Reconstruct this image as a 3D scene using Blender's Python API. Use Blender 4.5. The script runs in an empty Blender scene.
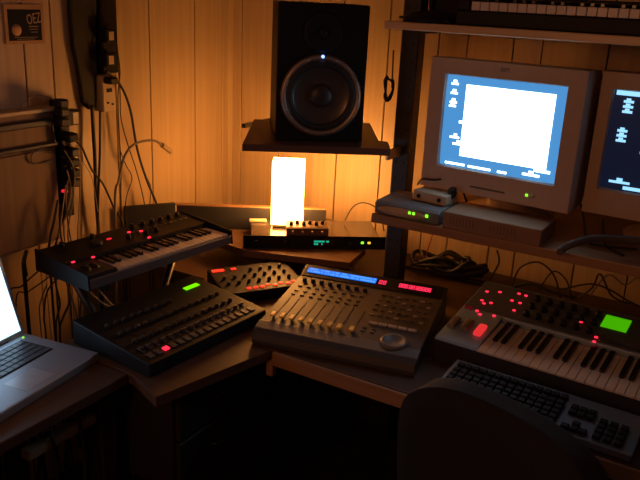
import bpy, bmesh, math, random
from mathutils import Matrix, Vector
random.seed(7)
S = bpy.context.scene
C = S.collection
R = math.radians
PI = math.pi

# ------------------------------------------------------------------ camera
H = 1.62
PITCH, ROLL, YAW, F = R(18.13), R(2.78), R(30), 744.0
r0 = Vector((math.cos(YAW), math.sin(YAW), 0))
fw = Vector((-math.sin(YAW), math.cos(YAW), 0))
look = fw*math.cos(PITCH) - Vector((0, 0, 1))*math.sin(PITCH)
up0 = fw*math.sin(PITCH) + Vector((0, 0, 1))*math.cos(PITCH)
rt = r0*math.cos(ROLL) + up0*math.sin(ROLL)
up = -r0*math.sin(ROLL) + up0*math.cos(ROLL)
cd = bpy.data.cameras.new('camera'); cam = bpy.data.objects.new('camera', cd); C.objects.link(cam)
m = Matrix((rt, up, -look)).transposed().to_4x4(); m.translation = Vector((0, 0, H)); cam.matrix_world = m
cd.sensor_width = 36; cd.lens = F*36/640; cd.clip_start = .05
S.camera = cam
# ------------------------------------------------------------------ world, exposure
w = bpy.data.worlds.new('night'); S.world = w; w.use_nodes = True
w.node_tree.nodes['Background'].inputs[0].default_value = (.35, .4, .6, 1)
w.node_tree.nodes['Background'].inputs[1].default_value = .004
S.view_settings.view_transform = 'Standard'; S.view_settings.look = 'None'
S.view_settings.exposure = 0.0; S.view_settings.gamma = 1; S.view_settings.use_curve_mapping = False
LAMP = (1.0, .385, .085); LAMP_S = 38.0
# added dim warm fill light from behind the camera, no lamp seen there
ld = bpy.data.lights.new('rear_fill', 'POINT'); ld.color = (1, .35, .13); ld.energy = 15; ld.shadow_soft_size = .12
lo = bpy.data.objects.new('rear_fill', ld); C.objects.link(lo); lo.location = (-.85, -.85, 1.75)

# ------------------------------------------------------------------ ray helpers (a photo pixel onto a real plane of the room)
def ray(x, y):
    du, dv = x-320, y-240
    u = du*math.cos(ROLL)+dv*math.sin(ROLL); v = -du*math.sin(ROLL)+dv*math.cos(ROLL)
    return look + r0*(u/F) - up0*(v/F)
def hit(axis, val, x, y):
    d = ray(x, y); o = Vector((0, 0, H)); t = (val-o[axis])/d[axis]; return o+d*t
def onx(px, py, x): return hit(0, x, px, py)
def ony(px, py, y): return hit(1, y, px, py)
def onz(px, py, z): return hit(2, z, px, py)
def c2w(X, Y): return (X*math.cos(YAW)-Y*math.sin(YAW), X*math.sin(YAW)+Y*math.cos(YAW))

# ------------------------------------------------------------------ materials
MATS = {}
def mat(name, col, rough=.5, metal=0, var=.12, scale=30, bump=0, spec=.5):
    if name in MATS: return MATS[name]
    m = bpy.data.materials.new(name); m.use_nodes = True; nt = m.node_tree; b = nt.nodes['Principled BSDF']
    n = nt.nodes.new('ShaderNodeTexNoise'); n.inputs['Scale'].default_value = scale; n.inputs['Detail'].default_value = 4
    tc = nt.nodes.new('ShaderNodeTexCoord'); nt.links.new(tc.outputs['Object'], n.inputs['Vector'])
    cr = nt.nodes.new('ShaderNodeValToRGB')
    cr.color_ramp.elements[0].color = tuple(c*(1-var) for c in col)+(1,); cr.color_ramp.elements[1].color = tuple(min(1, c*(1+var)) for c in col)+(1,)
    nt.links.new(n.outputs['Fac'], cr.inputs['Fac']); nt.links.new(cr.outputs['Color'], b.inputs['Base Color'])
    b.inputs['Roughness'].default_value = rough; b.inputs['Metallic'].default_value = metal; b.inputs['Specular IOR Level'].default_value = spec
    if bump:
        bp = nt.nodes.new('ShaderNodeBump'); bp.inputs['Strength'].default_value = bump; bp.inputs['Distance'].default_value = .002
        nt.links.new(n.outputs['Fac'], bp.inputs['Height']); nt.links.new(bp.outputs['Normal'], b.inputs['Normal'])
    MATS[name] = m; return m
def wood(name, c1, c2, axis, rough=.5, sc=1.0):
    m = bpy.data.materials.new(name); m.use_nodes = True; nt = m.node_tree; b = nt.nodes['Principled BSDF']
    tc = nt.nodes.new('ShaderNodeTexCoord'); mp = nt.nodes.new('ShaderNodeMapping')
    s = [60*sc]*3; s[axis] = 1.5*sc; mp.inputs['Scale'].default_value = s
    n = nt.nodes.new('ShaderNodeTexNoise'); n.inputs['Scale'].default_value = 1; n.inputs['Detail'].default_value = 5; n.inputs['Distortion'].default_value = .6
    nt.links.new(tc.outputs['Object'], mp.inputs['Vector']); nt.links.new(mp.outputs['Vector'], n.inputs['Vector'])
    cr = nt.nodes.new('ShaderNodeValToRGB'); cr.color_ramp.elements[0].position = .3; cr.color_ramp.elements[1].position = .7
    cr.color_ramp.elements[0].color = c1+(1,); cr.color_ramp.elements[1].color = c2+(1,)
    nt.links.new(n.outputs['Fac'], cr.inputs['Fac']); nt.links.new(cr.outputs['Color'], b.inputs['Base Color'])
    b.inputs['Roughness'].default_value = rough; b.inputs['Specular IOR Level'].default_value = .3
    MATS[name] = m; return m
def glow(name, col, s):
    m = bpy.data.materials.new(name); m.use_nodes = True; b = m.node_tree.nodes['Principled BSDF']
    b.inputs['Base Color'].default_value = (.02, .02, .02, 1); b.inputs['Emission Color'].default_value = col+(1,); b.inputs['Emission Strength'].default_value = s
    b.inputs['Roughness'].default_value = .3; b.inputs['Specular IOR Level'].default_value = .08
    MATS[name] = m; return m
panel = wood('wall panelling', (.45, .33, .20), (.53, .40, .25), 2, .38)
groove = mat('groove', (.05, .035, .02), .9)
deskw = wood('desk veneer', (.075, .040, .024), (.11, .060, .034), 0, .5)
deskw2 = wood('desk veneer dark', (.065, .040, .026), (.095, .058, .036), 1, .5)
undr = mat('black laminate', (.016, .015, .016), .6)
edgew = wood('desk edging', (.30, .17, .09), (.38, .22, .12), 0, .5)
shelfw = wood('shelf veneer', (.30, .16, .08), (.38, .21, .11), 0, .35)
shelfp = wood('pale shelf', (.70, .50, .30), (.80, .60, .38), 0, .28)
darksh = mat('red brown board', (.10, .045, .03), .45)
black = mat('black plastic', (.010, .010, .011), .5, spec=.22)
rubber = mat('black rubber', (.01, .01, .01), .6)
blackm = mat('black metal', (.02, .02, .022), .35, .3)
char = mat('charcoal plastic', (.03, .031, .034), .55, spec=.3)
grey = mat('grey plastic', (.07, .07, .072), .5, spec=.3)
mcum = mat('warm grey plastic', (.060, .055, .052), .5, spec=.35)
mcul = mat('wrist rest plastic', (.13, .125, .12), .45)
silver = mat('silver blue plastic', (.34, .50, .68), .33, .25)
lapal = mat('brushed aluminium', (.36, .38, .43), .42, .6, .04)
crtm = mat('beige monitor plastic', (.55, .42, .33), .5)
beige = mat('beige plastic', (.5, .4, .27), .5)
whitek = mat('ivory keys', (.72, .66, .62), .35)
blackk = mat('black keys', (.012, .012, .012), .25)
gold = mat('tan fader cap', (1, .62, .16), .3)
pale = mat('pale button', (.38, .34, .36), .5)
brown = wood('cabinet veneer', (.17, .10, .06), (.22, .135, .08), 2, .6)
rail = mat('dark rail', (.03, .025, .022), .5)
post = mat('painted steel', (.035, .035, .04), .4, .2)
cblk = mat('black cable', (.015, .013, .012), .5)
cgry = mat('grey cable', (.16, .13, .1), .5)
cpal = mat('pale cable', (.35, .28, .19), .5)
cred = mat('red cable', (.35, .06, .03), .5)
fabric = mat('black chair fabric', (.011, .011, .012), .9, 0, .4, 60, .5)
cloth = mat('black nylon cloth', (.012, .011, .011), .75, 0, .3, 25, .3)
carpet = mat('dark carpet', (.016, .013, .012), .95, 0, .4, 80, .6)
plaster = mat('ceiling paint', (.45, .42, .38), .9)
copper = mat('copper tube', (.75, .33, .12), .2, 1)
blkfab = mat('speaker vinyl', (.007, .007, .007), .6, spec=.2)
conem = mat('speaker cone', (.10, .085, .075), .3, .6)
ringm = mat('speaker ring', (.42, .33, .27), .35, .8)
steel = mat('brushed steel', (.45, .38, .3), .35, .8)
glass = mat('screen glass', (.01, .01, .012), .12)
navy = mat('dark blue grey board', (.028, .028, .034), .6, spec=.2)
riserw = wood('riser veneer', (.12, .065, .035), (.17, .09, .05), 0, .5)
red = glow('red led', (1, .02, .05), 1.9)
redd = glow('red led dim', (1, .02, .03), .9)
redo = glow('orange red led', (1, .03, .012), 1.8)
green = glow('green led', (.25, 1, .03), 1.6)
amber = glow('amber led', (1, .55, .05), 1.3)
lime = glow('lime lcd', (.22, 1, .0), .95)
lcdg = glow('green lcd', (.1, .75, .0), .55)
teal = glow('teal text', (.02, .8, .5), .6)
blue = glow('blue led', (.12, .25, 1), 6)
bluel = glow('blue display', (.015, .17, .85), 1.1)
bluet = glow('blue display text', (.12, .4, 1), 1.1)
redt = glow('red display', (1, .03, .09), 1.7)
deskb = glow('desktop blue', (.09, .36, .80), .8)
white = glow('window white', (.55, .78, 1), 5)
blkscr = glow('black screen', (.004, .007, .02), 1)
icon = glow('icon blue white', (.3, .65, 1), 1.3)
laps = glow('laptop screen', (.50, .76, 1), 2.2)
shade = glow('paper shade', LAMP, LAMP_S)
clip = mat('amber window', (.6, .45, .2), .4)

# ------------------------------------------------------------------ mesh helpers
class MB:
    def __init__(s): s.bm = bmesh.new(); s.mats = []; s.smooth = False
    def _mi(s, m):
        if m is None: return 0
        if m not in s.mats: s.mats.append(m)
        return s.mats.index(m)
    def add(s, src, M=None, m=None):
        mi = s._mi(m)
        if M is not None: bmesh.ops.transform(src, matrix=M, verts=src.verts)
        vm = {v: s.bm.verts.new(v.co) for v in src.verts}
        for f in src.faces:
            try:
                nf = s.bm.faces.new([vm[v] for v in f.verts]); nf.material_index = mi; nf.smooth = f.smooth
            except ValueError: pass
        src.free(); return s
    def box(s, x0, x1, y0, y1, z0, z1, bev=0, M=None, m=None, seg=1):
        b = bmesh.new(); bmesh.ops.create_cube(b, size=1)
        for v in b.verts: v.co = Vector(((x0+x1)/2+v.co.x*(x1-x0), (y0+y1)/2+v.co.y*(y1-y0), (z0+z1)/2+v.co.z*(z1-z0)))
        if bev:
            bmesh.ops.bevel(b, geom=list(b.edges), offset=bev, segments=seg, affect='EDGES', profile=.6)
        return s.add(b, M, m)
    def cyl(s, x, y, z0, z1, r, r2=None, n=20, M=None, m=None, smooth=True, bev=0):
        b = bmesh.new(); bmesh.ops.create_cone(b, cap_ends=True, segments=n, radius1=r, radius2=r if r2 is None else r2, depth=z1-z0)
        for v in b.verts: v.co += Vector((x, y, (z0+z1)/2))
        for f in b.faces: f.smooth = smooth and len(f.verts) == 4
        return s.add(b, M, m)
    def lathe(s, prof, n=40, M=None, m=None):
        b = bmesh.new(); rings = []
        for (r, z) in prof:
            if r < 1e-5: rings.append([b.verts.new((0, 0, z))])
            else: rings.append([b.verts.new((r*math.cos(2*PI*k/n), r*math.sin(2*PI*k/n), z)) for k in range(n)])
        for A, B in zip(rings, rings[1:]):
            for k in range(n):
                q = [A[k % len(A)], A[(k+1) % len(A)], B[(k+1) % len(B)], B[k % len(B)]]
                u = []; [u.append(t) for t in q if t not in u]
                if len(u) > 2:
                    f = b.faces.new(u); f.smooth = True
        return s.add(b, M, m)
    def prism(s, pts, z0, z1, M=None, m=None, bev=0):
        b = bmesh.new(); A = [b.verts.new((x, y, z0)) for x, y in pts]; B = [b.verts.new((x, y, z1)) for x, y in pts]
        b.faces.new(A[::-1]); b.faces.new(B)
        for k in range(len(pts)): b.faces.new([A[k], A[(k+1) % len(pts)], B[(k+1) % len(pts)], B[k]])
        bmesh.ops.recalc_face_normals(b, faces=b.faces)
        if bev: bmesh.ops.bevel(b, geom=list(b.edges), offset=bev, segments=2, affect='EDGES', profile=.6)
        return s.add(b, M, m)
    def profx(s, pts, x0, x1, m=None, bev=0):   # (y,z) profile swept along x
        M = Matrix(((0, 0, 1, 0), (1, 0, 0, 0), (0, 1, 0, 0), (0, 0, 0, 1)))
        return s.prism(pts, x0, x1, M, m, bev)
    def tube(s, pts, r, n=8, m=None, sub=6):
        P = [Vector(p) for p in pts]
        if sub > 1 and len(P) > 2:
            Q = []
            for i in range(len(P)-1):
                a = P[max(i-1, 0)]; b_ = P[i]; c = P[i+1]; d = P[min(i+2, len(P)-1)]
                for k in range(sub):
                    t = k/sub
                    Q.append(.5*((2*b_)+(c-a)*t+(2*a-5*b_+4*c-d)*t*t+(3*b_-a-3*c+d)*t**3))
            Q.append(P[-1]); P = Q
        b = bmesh.new(); rings = []; nrm = None
        for i, p in enumerate(P):
            t = (P[min(i+1, len(P)-1)]-P[max(i-1, 0)])
            if t.length < 1e-9: t = Vector((0, 0, 1))
            t.normalize()
            if nrm is None: nrm = t.orthogonal().normalized()
            else:
                nrm = nrm-t*nrm.dot(t)
                nrm = nrm.normalized() if nrm.length > 1e-6 else t.orthogonal().normalized()
            bn = t.cross(nrm)
            rings.append([b.verts.new(p+nrm*r*math.cos(2*PI*k/n)+bn*r*math.sin(2*PI*k/n)) for k in range(n)])
        for A, B in zip(rings, rings[1:]):
            for k in range(n):
                f = b.faces.new([A[k], A[(k+1) % n], B[(k+1) % n], B[k]]); f.smooth = True
        b.faces.new(rings[0][::-1]); b.faces.new(rings[-1])
        return s.add(b, None, m)
    def mesh(s, name, m):
        me = bpy.data.meshes.new(name)
        if not s.mats: s.mats = [m]
        bmesh.ops.recalc_face_normals(s.bm, faces=s.bm.faces)
        s.bm.to_mesh(me); s.bm.free()
        for x in s.mats: me.materials.append(x if x else m)
        return me
def part(name, mb, m, parent=None, loc=(0, 0, 0), rot=(0, 0, 0), label=None, kind=None):
    me = mb.mesh(name, m) if isinstance(mb, MB) else mb
    o = bpy.data.objects.new(name, me); C.objects.link(o); o.parent = parent; o.location = loc; o.rotation_euler = rot
    if label: o['label'] = label
    if kind: o['kind'] = kind
    return o
def thing(name, label, cat, loc=(0, 0, 0), yaw=0, group=None):
    o = bpy.data.objects.new(name, None); C.objects.link(o); o.location = loc; o.rotation_euler = (0, 0, R(yaw)); o.empty_display_size = .05
    o['label'] = label; o['category'] = cat
    if group: o['group'] = group
    return o
def solo(name, mb, m, label, cat, group=None, loc=(0, 0, 0), yaw=0):
    o = part(name, mb, m, None, loc, (0, 0, R(yaw))); o['label'] = label; o['category'] = cat
    if group: o['group'] = group
    return o
def struct(name, mb, m):
    o = part(name, mb, m); o['kind'] = 'structure'; return o
def copy_tree(o, parent=None):
    c = o.copy(); C.objects.link(c); c.parent = parent
    for ch in list(o.children): copy_tree(ch, c)
    return c
def boxm(x0, x1, y0, y1, z0, z1, bev=0, seg=1): return MB().box(x0, x1, y0, y1, z0, z1, bev, seg=seg)
def textmb(s, size, M, m=None):
    cu = bpy.data.curves.new('lettering', 'FONT'); cu.body = s; cu.size = size; cu.extrude = .0004; cu.align_x = 'CENTER'; cu.align_y = 'CENTER'; cu.resolution_u = 2
    ob = bpy.data.objects.new('lettering', cu); C.objects.link(ob)
    dg = bpy.context.evaluated_depsgraph_get(); me = bpy.data.meshes.new_from_object(ob.evaluated_get(dg))
    bpy.data.objects.remove(ob); bpy.data.curves.remove(cu)
    b = bmesh.new(); b.from_mesh(me); bpy.data.meshes.remove(me)
    x = MB(); x.add(b, M, m); return x
FRONT = Matrix(((1, 0, 0, 0), (0, 0, -1, 0), (0, 1, 0, 0), (0, 0, 0, 1)))    # xy plane turned to face -y

# ================================================================== the room
WY, WX = 2.4, -1.845
struct('floor', boxm(-1.9, 2.0, -1.6, 2.45, -.05, 0), carpet)
struct('ceiling', boxm(-1.9, 2.0, -1.6, 2.45, 2.3, 2.35), plaster)
def planks(cuts, lo, hi, axis):
    b = MB(); c = [lo]+[x for x in cuts if lo < x < hi]+[hi]
    for a, d in zip(c, c[1:]):
        g = .0022
        if axis == 0: b.box(a+g, d-g, WY, WY+.008, 0, 2.3, .0012, m=panel)
        else: b.box(WX-.008, WX, a+g, d-g, 0, 2.3, .0012, m=panel)
    if axis == 0: b.box(lo-.05, hi, WY+.008, WY+.05, 0, 2.3, m=groove)
    else: b.box(WX-.05, WX-.008, lo, hi+.05, 0, 2.3, m=groove)
    return b
struct('wall_right', planks([-1.777, -1.595, -1.333, -1.15, -.966, -.866, -.714, -.623, -.426, -.26, -.06, .09, .31, .5, .75, .9, 1.2, 1.4, 1.7], WX, 1.95, 0), None)
struct('wall_left', planks([-1.4, -1.1, -.9, -.6, -.4, -.2, 0, .3, .5, .8, .95, 1.12, 1.27, 1.452, 1.551, 1.70, 1.80, 1.964, 2.202, 2.364], -1.6, WY, 1), None)
struct('wall_east', boxm(1.95, 2.0, -1.6, 2.45, 0, 2.3), plaster)
struct('wall_back', boxm(-1.9, 2.0, -1.65, -1.6, 0, 2.3), plaster)
struct('trim_1', MB().prism([(WX, WY), (WX+.026, WY), (WX+.02, WY-.02), (WX, WY-.026)], 0, 2.3), panel)

# ================================================================== desks
t = thing('corner_desk', 'brown L shaped corner desk carrying the mixer, drum machine and synthesizers', 'desk')
b = MB().prism([(-1.43, 1.165), (-1.165, 1.155), (-1.05, 1.11), (-.972, 1.46), (-.60, 1.462), (.9, 1.462), (.9, WY-.002), (-1.750, WY-.002), (-1.750, 1.75), (-1.43, 1.75)], .712, .74, bev=.002)
part('desktop', b, deskw, t)
b = MB().box(-.965, .9, 1.452, 1.461, .700, .738, .001)
part('edge_strip', b, edgew, t, label='lighter front edging below the mixer')
part('drawer_unit', boxm(-1.42, -1.075, 1.19, 1.55, .42, .71, .003), undr, t)
for i in range(2):
    d = part('drawer', boxm(-1.074, -1.06, 1.20, 1.54, .43+i*.14, .56+i*.14, .002), undr, t)
    part('handle', MB().tube([(-1.06, 1.32, .5+i*.14), (-1.045, 1.33, .5+i*.14), (-1.045, 1.41, .5+i*.14), (-1.06, 1.42, .5+i*.14)], .004, sub=1), blackm, d)
part('shade_panel', boxm(-1.74, .88, 2.36, 2.376, .02, .71), undr, t)  # added black sheet in place of the shade under the desk
part('side_panel', boxm(-1.428, -1.415, 1.56, 1.735, .02, .711), undr, t)  # another added black sheet, carrying on the under-desk shade
part('drop_panel', boxm(-.985, -.965, 1.455, 1.475, .665, .712, .001), edgew, t)
for x, y in ((-1.1, 1.25), (-1.0, 2.3), (.8, 1.53), (.8, 2.3), (-1.39, 1.25), (-1.71, 2.3), (-.2, 2.3)):
    part('leg', boxm(x-.025, x+.025, y-.025, y+.025, 0, .712 if x not in (-1.39, -1.1) else .42, .002), blackm, t)

t = thing('side_desk', 'dark brown desk under the open laptop at far left', 'desk')
part('desktop', boxm(-1.63, -1.178, -.3, 1.15, .712, .74, .002), deskw2, t)
for x in (-1.59, -1.24):
    for y in (-.25, 1.122): part('leg', boxm(x-.025, x+.025, y-.025, y+.025, 0, .712, .002), undr, t)
part('shade_panel', boxm(-1.62, -1.607, -.22, 1.09, .30, .711), undr, t)  # black backing added for the dark below the side desk
t2 = thing('cable_tray', 'pale beige rail with cables draped over it, below the side desk', 'cable tray')
part('rail', MB().prism([(-1.265, .905), (-1.235, .905), (-1.235, 1.11), (-1.265, 1.11)], .612, .636, bev=.004), mat('dull beige rail', (.3, .24, .16), .6), t2)
part('bracket', boxm(-1.262, -1.258, .93, .945, .636, .711), blackm, t2)
part('bracket', boxm(-1.262, -1.258, 1.07, 1.085, .636, .711), blackm, t2)
for k, (y, dx) in enumerate(((.965, 0), (1.045, .01))):
    solo('cable', MB().tube([(-1.30, y+.01, .1), (-1.29, y, .50), (-1.25, y, .646), (-1.224, y, .60), (-1.220+dx, y-.01, .35), (-1.20, y, .01)], .005), cblk,
         'black cable draped over the pale rail below the side desk, %s one' % ('nearer' if k == 0 else 'farther'), 'cable', 'cables over the rail')

# ================================================================== steel shelving unit on the desk
t = thing('shelving_unit', 'steel post shelving with two wooden shelves holding the monitors and keyboard', 'shelf unit')
for x in (-.916, .62):
    p = part('post', boxm(x-.028, x+.028, 2.05, 2.10, .741, 2.0, .003), post, t)
    hb = MB()
    for k in range(24):
        z = .80+k*.05
        for dx in (-.013, .013): hb.cyl(0, 0, -.0006, .0006, .0045, n=10, M=Matrix.Translation((x+dx, 2.0496, z)) @ Matrix.Rotation(PI/2, 4, 'X'))
    part('hole', hb, rubber, p)
part('lower_shelf', boxm(-.880, .66, 1.805, 2.30, 1.024, 1.05, .003, 2), shelfw, t)
part('upper_shelf', boxm(-.908, .66, 1.855, 2.30, 1.546, 1.566, .002), shelfp, t)
for x in (-.88, .60):
    for z in (1.01, 1.532): part('shelf_arm', boxm(x+.006, x+.03, 1.95, 2.10, z+.002, z+.0138, .001), post, t)

# small shelf for the speaker, clamped to the post
t = thing('speaker_shelf', 'dark red brown wooden shelf below the large loudspeaker', 'shelf')
pts = [c2w(*q) for q in ((-.229, 2.044), (.187, 2.076), (.187, 2.19), (.160, 2.2), (.150, 2.519), (-.24, 2.485))]
part('board', MB().prism(pts, 1.200, 1.220, bev=.002), darksh, t)
br = MB().box(-.925, -.915, 1.96, 2.049, 1.170, 1.199, .001)
part('bracket', br, steel, t)
br = MB().box(-1.50, -1.485, 2.03, 2.399, 1.185, 1.199).box(-1.50, -1.485, 2.385, 2.399, 1.08, 1.185)
part('bracket', br, blackm, t)

# ================================================================== corner riser with back board
t = thing('desk_riser', 'raised wooden corner platform on legs, carrying the rack unit and lamp', 'riser')
part('board', MB().prism([(-1.66, 1.93), (-1.375, 1.880), (-1.035, 1.990), (-1.06, 2.15), (-1.25, 2.37), (-1.50, 2.37)], .792, .815, bev=.002), riserw, t)
for x, y in ((-1.08, 2.02), (-1.33, 1.94), (-1.48, 2.3), (-1.22, 2.3)): part('leg', MB().cyl(x, y, .741, .792, .008, n=12), blackm, t)
t = thing('back_board', 'dark board with lit orange top edge, behind the small synthesizer', 'board')
def wall_seg(b, p, q, th, z0, z1, mm):
    d = Vector(q)-Vector(p); n = Vector((-d.y, d.x)).normalized()*th
    b.prism([p, q, (q[0]+n.x, q[1]+n.y), (p[0]+n.x, p[1]+n.y)], z0, z1, m=mm)
b = MB(); wall_seg(b, (-1.700, 1.925), (-1.26, 2.217), .018, .8165, .898, navy); part('panel', b, None, t)
b = MB(); wall_seg(b, (-1.705, 1.922), (-1.26, 2.217), .022, .898, .902, shelfw); part('edging', b, None, t, label='top edge coloured orange brown as lit by the lamp')  # lamp light on the top edge put into an orange strip
b = MB(); wall_seg(b, (-1.80, 1.775), (-1.703, 1.922), .018, .745, .905, navy); part('side_panel', b, None, t)

# ================================================================== rack unit, lamp, mixer
RC = (-1.190, 2.034); RY = 36.5
t = thing('rack_unit', 'black one unit rack module with teal text display below the glowing lamp', 'audio module', (RC[0], RC[1], .816), RY)
part('case', boxm(-.215, .215, .004, .185, 0, .044, .001), mat('rack lid', (.10, .085, .075), .2, .6), t)
fp = part('front_panel', boxm(-.2415, .2415, 0, .004, 0, .0445, .0008), black, t)
part('display', boxm(-.010, .060, -.0012, 0, .012, .036), glass, t)
b = MB()
random.seed(3)
for row in range(2):
    x = -.006
    while x < (.042 if row == 0 else .022):
        wd = random.uniform(.003, .006); 
        if random.random() < .85: b.box(x, x+wd*.8, -.0018, -.001, .024-row*.009, .030-row*.009)
        x += wd
part('display_text', b, teal, t)
for x, mm, lb in ((.157, green, 'green lamp'), (.180, amber, 'amber lamp')):
    part('indicator', MB().box(x-.005, x+.005, -.002, 0, .020, .028, .001), mm, t, label=lb)
for x in (-.10, -.06, .115, -.2, .21): part('knob', MB().cyl(0, 0, 0, .012, .008, n=16, M=Matrix.Translation((x, 0, .022)) @ Matrix.Rotation(PI/2, 4, 'X')), black, t)

def loc_in(o, yaw, x, y): 
    a = R(yaw); return (o[0]+x*math.cos(a)-y*math.sin(a), o[1]+x*math.sin(a)+y*math.cos(a))
lx, ly = loc_in(RC, RY, -.090, .125)
t = thing('table_lamp', 'small square paper table lamp glowing white hot, on the black rack module', 'lamp', (lx, ly, .8605), 31)
part('base', boxm(-.05, .05, -.037, .037, 0, .012, .002), steel, t)
b = MB(); q = .054; qd = .040; z0, z1 = .012, .228
for a in ((-q, q, -qd, -qd+.0015), (-q, q, qd-.0015, qd), (-q, -q+.0015, -qd, qd), (q-.0015, q, -qd, qd)): b.box(*a, z0, z1)
part('lamp_shade', b, shade, t, label='glowing paper shade, open at the top')
bb = part('bulb', MB().lathe([(0, .15), (.012, .145), (.018, .13), (.014, .11), (.009, .095), (.009, .013), (0, .013)], 16), shade, t)

mx, my = loc_in(RC, RY, -.098, .006)
t = thing('mini_mixer', 'small black box with a row of knobs, in front of the glowing lamp', 'mixer', (mx, my, .8605), RY)
part('body', MB().profx([(0, 0), (.058, 0), (.058, .034), (.006, .028), (0, .024)], 0, .14, bev=.001), mat('warm dark metal', (.16, .11, .08), .4, .3), t)
kb = MB().cyl(0, 0, 0, .013, .0065, .005, n=14).mesh('knob', black)
for k in range(6): part('knob', kb, None, t, (.016+k*.021, .022+.012*(k % 2), .0305))
jk = MB().cyl(0, 0, 0, .008, .0045, n=10, M=Matrix.Rotation(PI/2, 4, 'X')).mesh('socket', steel)
for k in range(4): part('socket', jk, None, t, (.02+k*.033, 0, .013))
solo('small_box', boxm(-.03, .03, -.012, .012, 0, .008, .002), beige, 'small beige adapter bar left of the lamp on the rack module', 'adapter', None, (*loc_in(RC, RY, -.19, .16), .8605), RY)


# ================================================================== speaker
sx, sy = -1.084, 1.842
t = thing('studio_monitor', 'black studio loudspeaker with round woofer and blue light on the shelf', 'speaker', (sx, sy, 1.2205), 37.3)
part('cabinet', boxm(-.127, .127, 0, .30, 0, .381, .006, 3), blkfab, t)
FM = lambda x, z, y=0: Matrix.Translation((x, y, z)) @ Matrix.Rotation(PI/2, 4, 'X')
cz = .1305
part('woofer_ring', MB().lathe([(.098, 0), (.113, 0), (.116, .006), (.108, .011), (.100, .009), (.098, 0)], 56, FM(0, cz)), ringm, t)
w_ = part('woofer_cone', MB().lathe([(.100, .004), (.096, .010), (.088, .011), (.081, .004), (.078, .0015), (.040, .0008), (.034, .0006)], 56, FM(0, cz)), conem, t)
part('dust_cap', MB().lathe([(.034, .0006), (.033, .008), (.024, .013), (.012, .016), (0, .0165)], 40, FM(0, cz)), mat('dust cap', (.03, .025, .022), .4), w_)
part('surround', MB().lathe([(.099, .005), (.094, .013), (.086, .013), (.080, .005)], 56, FM(0, cz)), rubber, w_)
part('tweeter_plate', MB().lathe([(.056, 0), (.056, .003), (.050, .005), (.026, .001), (.02, .001)], 40, FM(0, .305)), black, t)
part('tweeter_dome', MB().lathe([(.014, .001), (.012, .006), (.006, .0085), (0, .009)], 24, FM(0, .305)), black, t)
part('power_light', MB().lathe([(.0042, 0), (.0042, .013), (0, .0145)], 16, FM(0, .240)), blue, t)
sb = MB().lathe([(.004, 0), (.004, .0125), (0, .013)], 10, FM(0, 0)).mesh('screw', steel)
for k in range(8):
    a = PI/8+k*PI/4; part('screw', sb, None, t, (.107*math.cos(a), 0, cz+.107*math.sin(a)))

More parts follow.
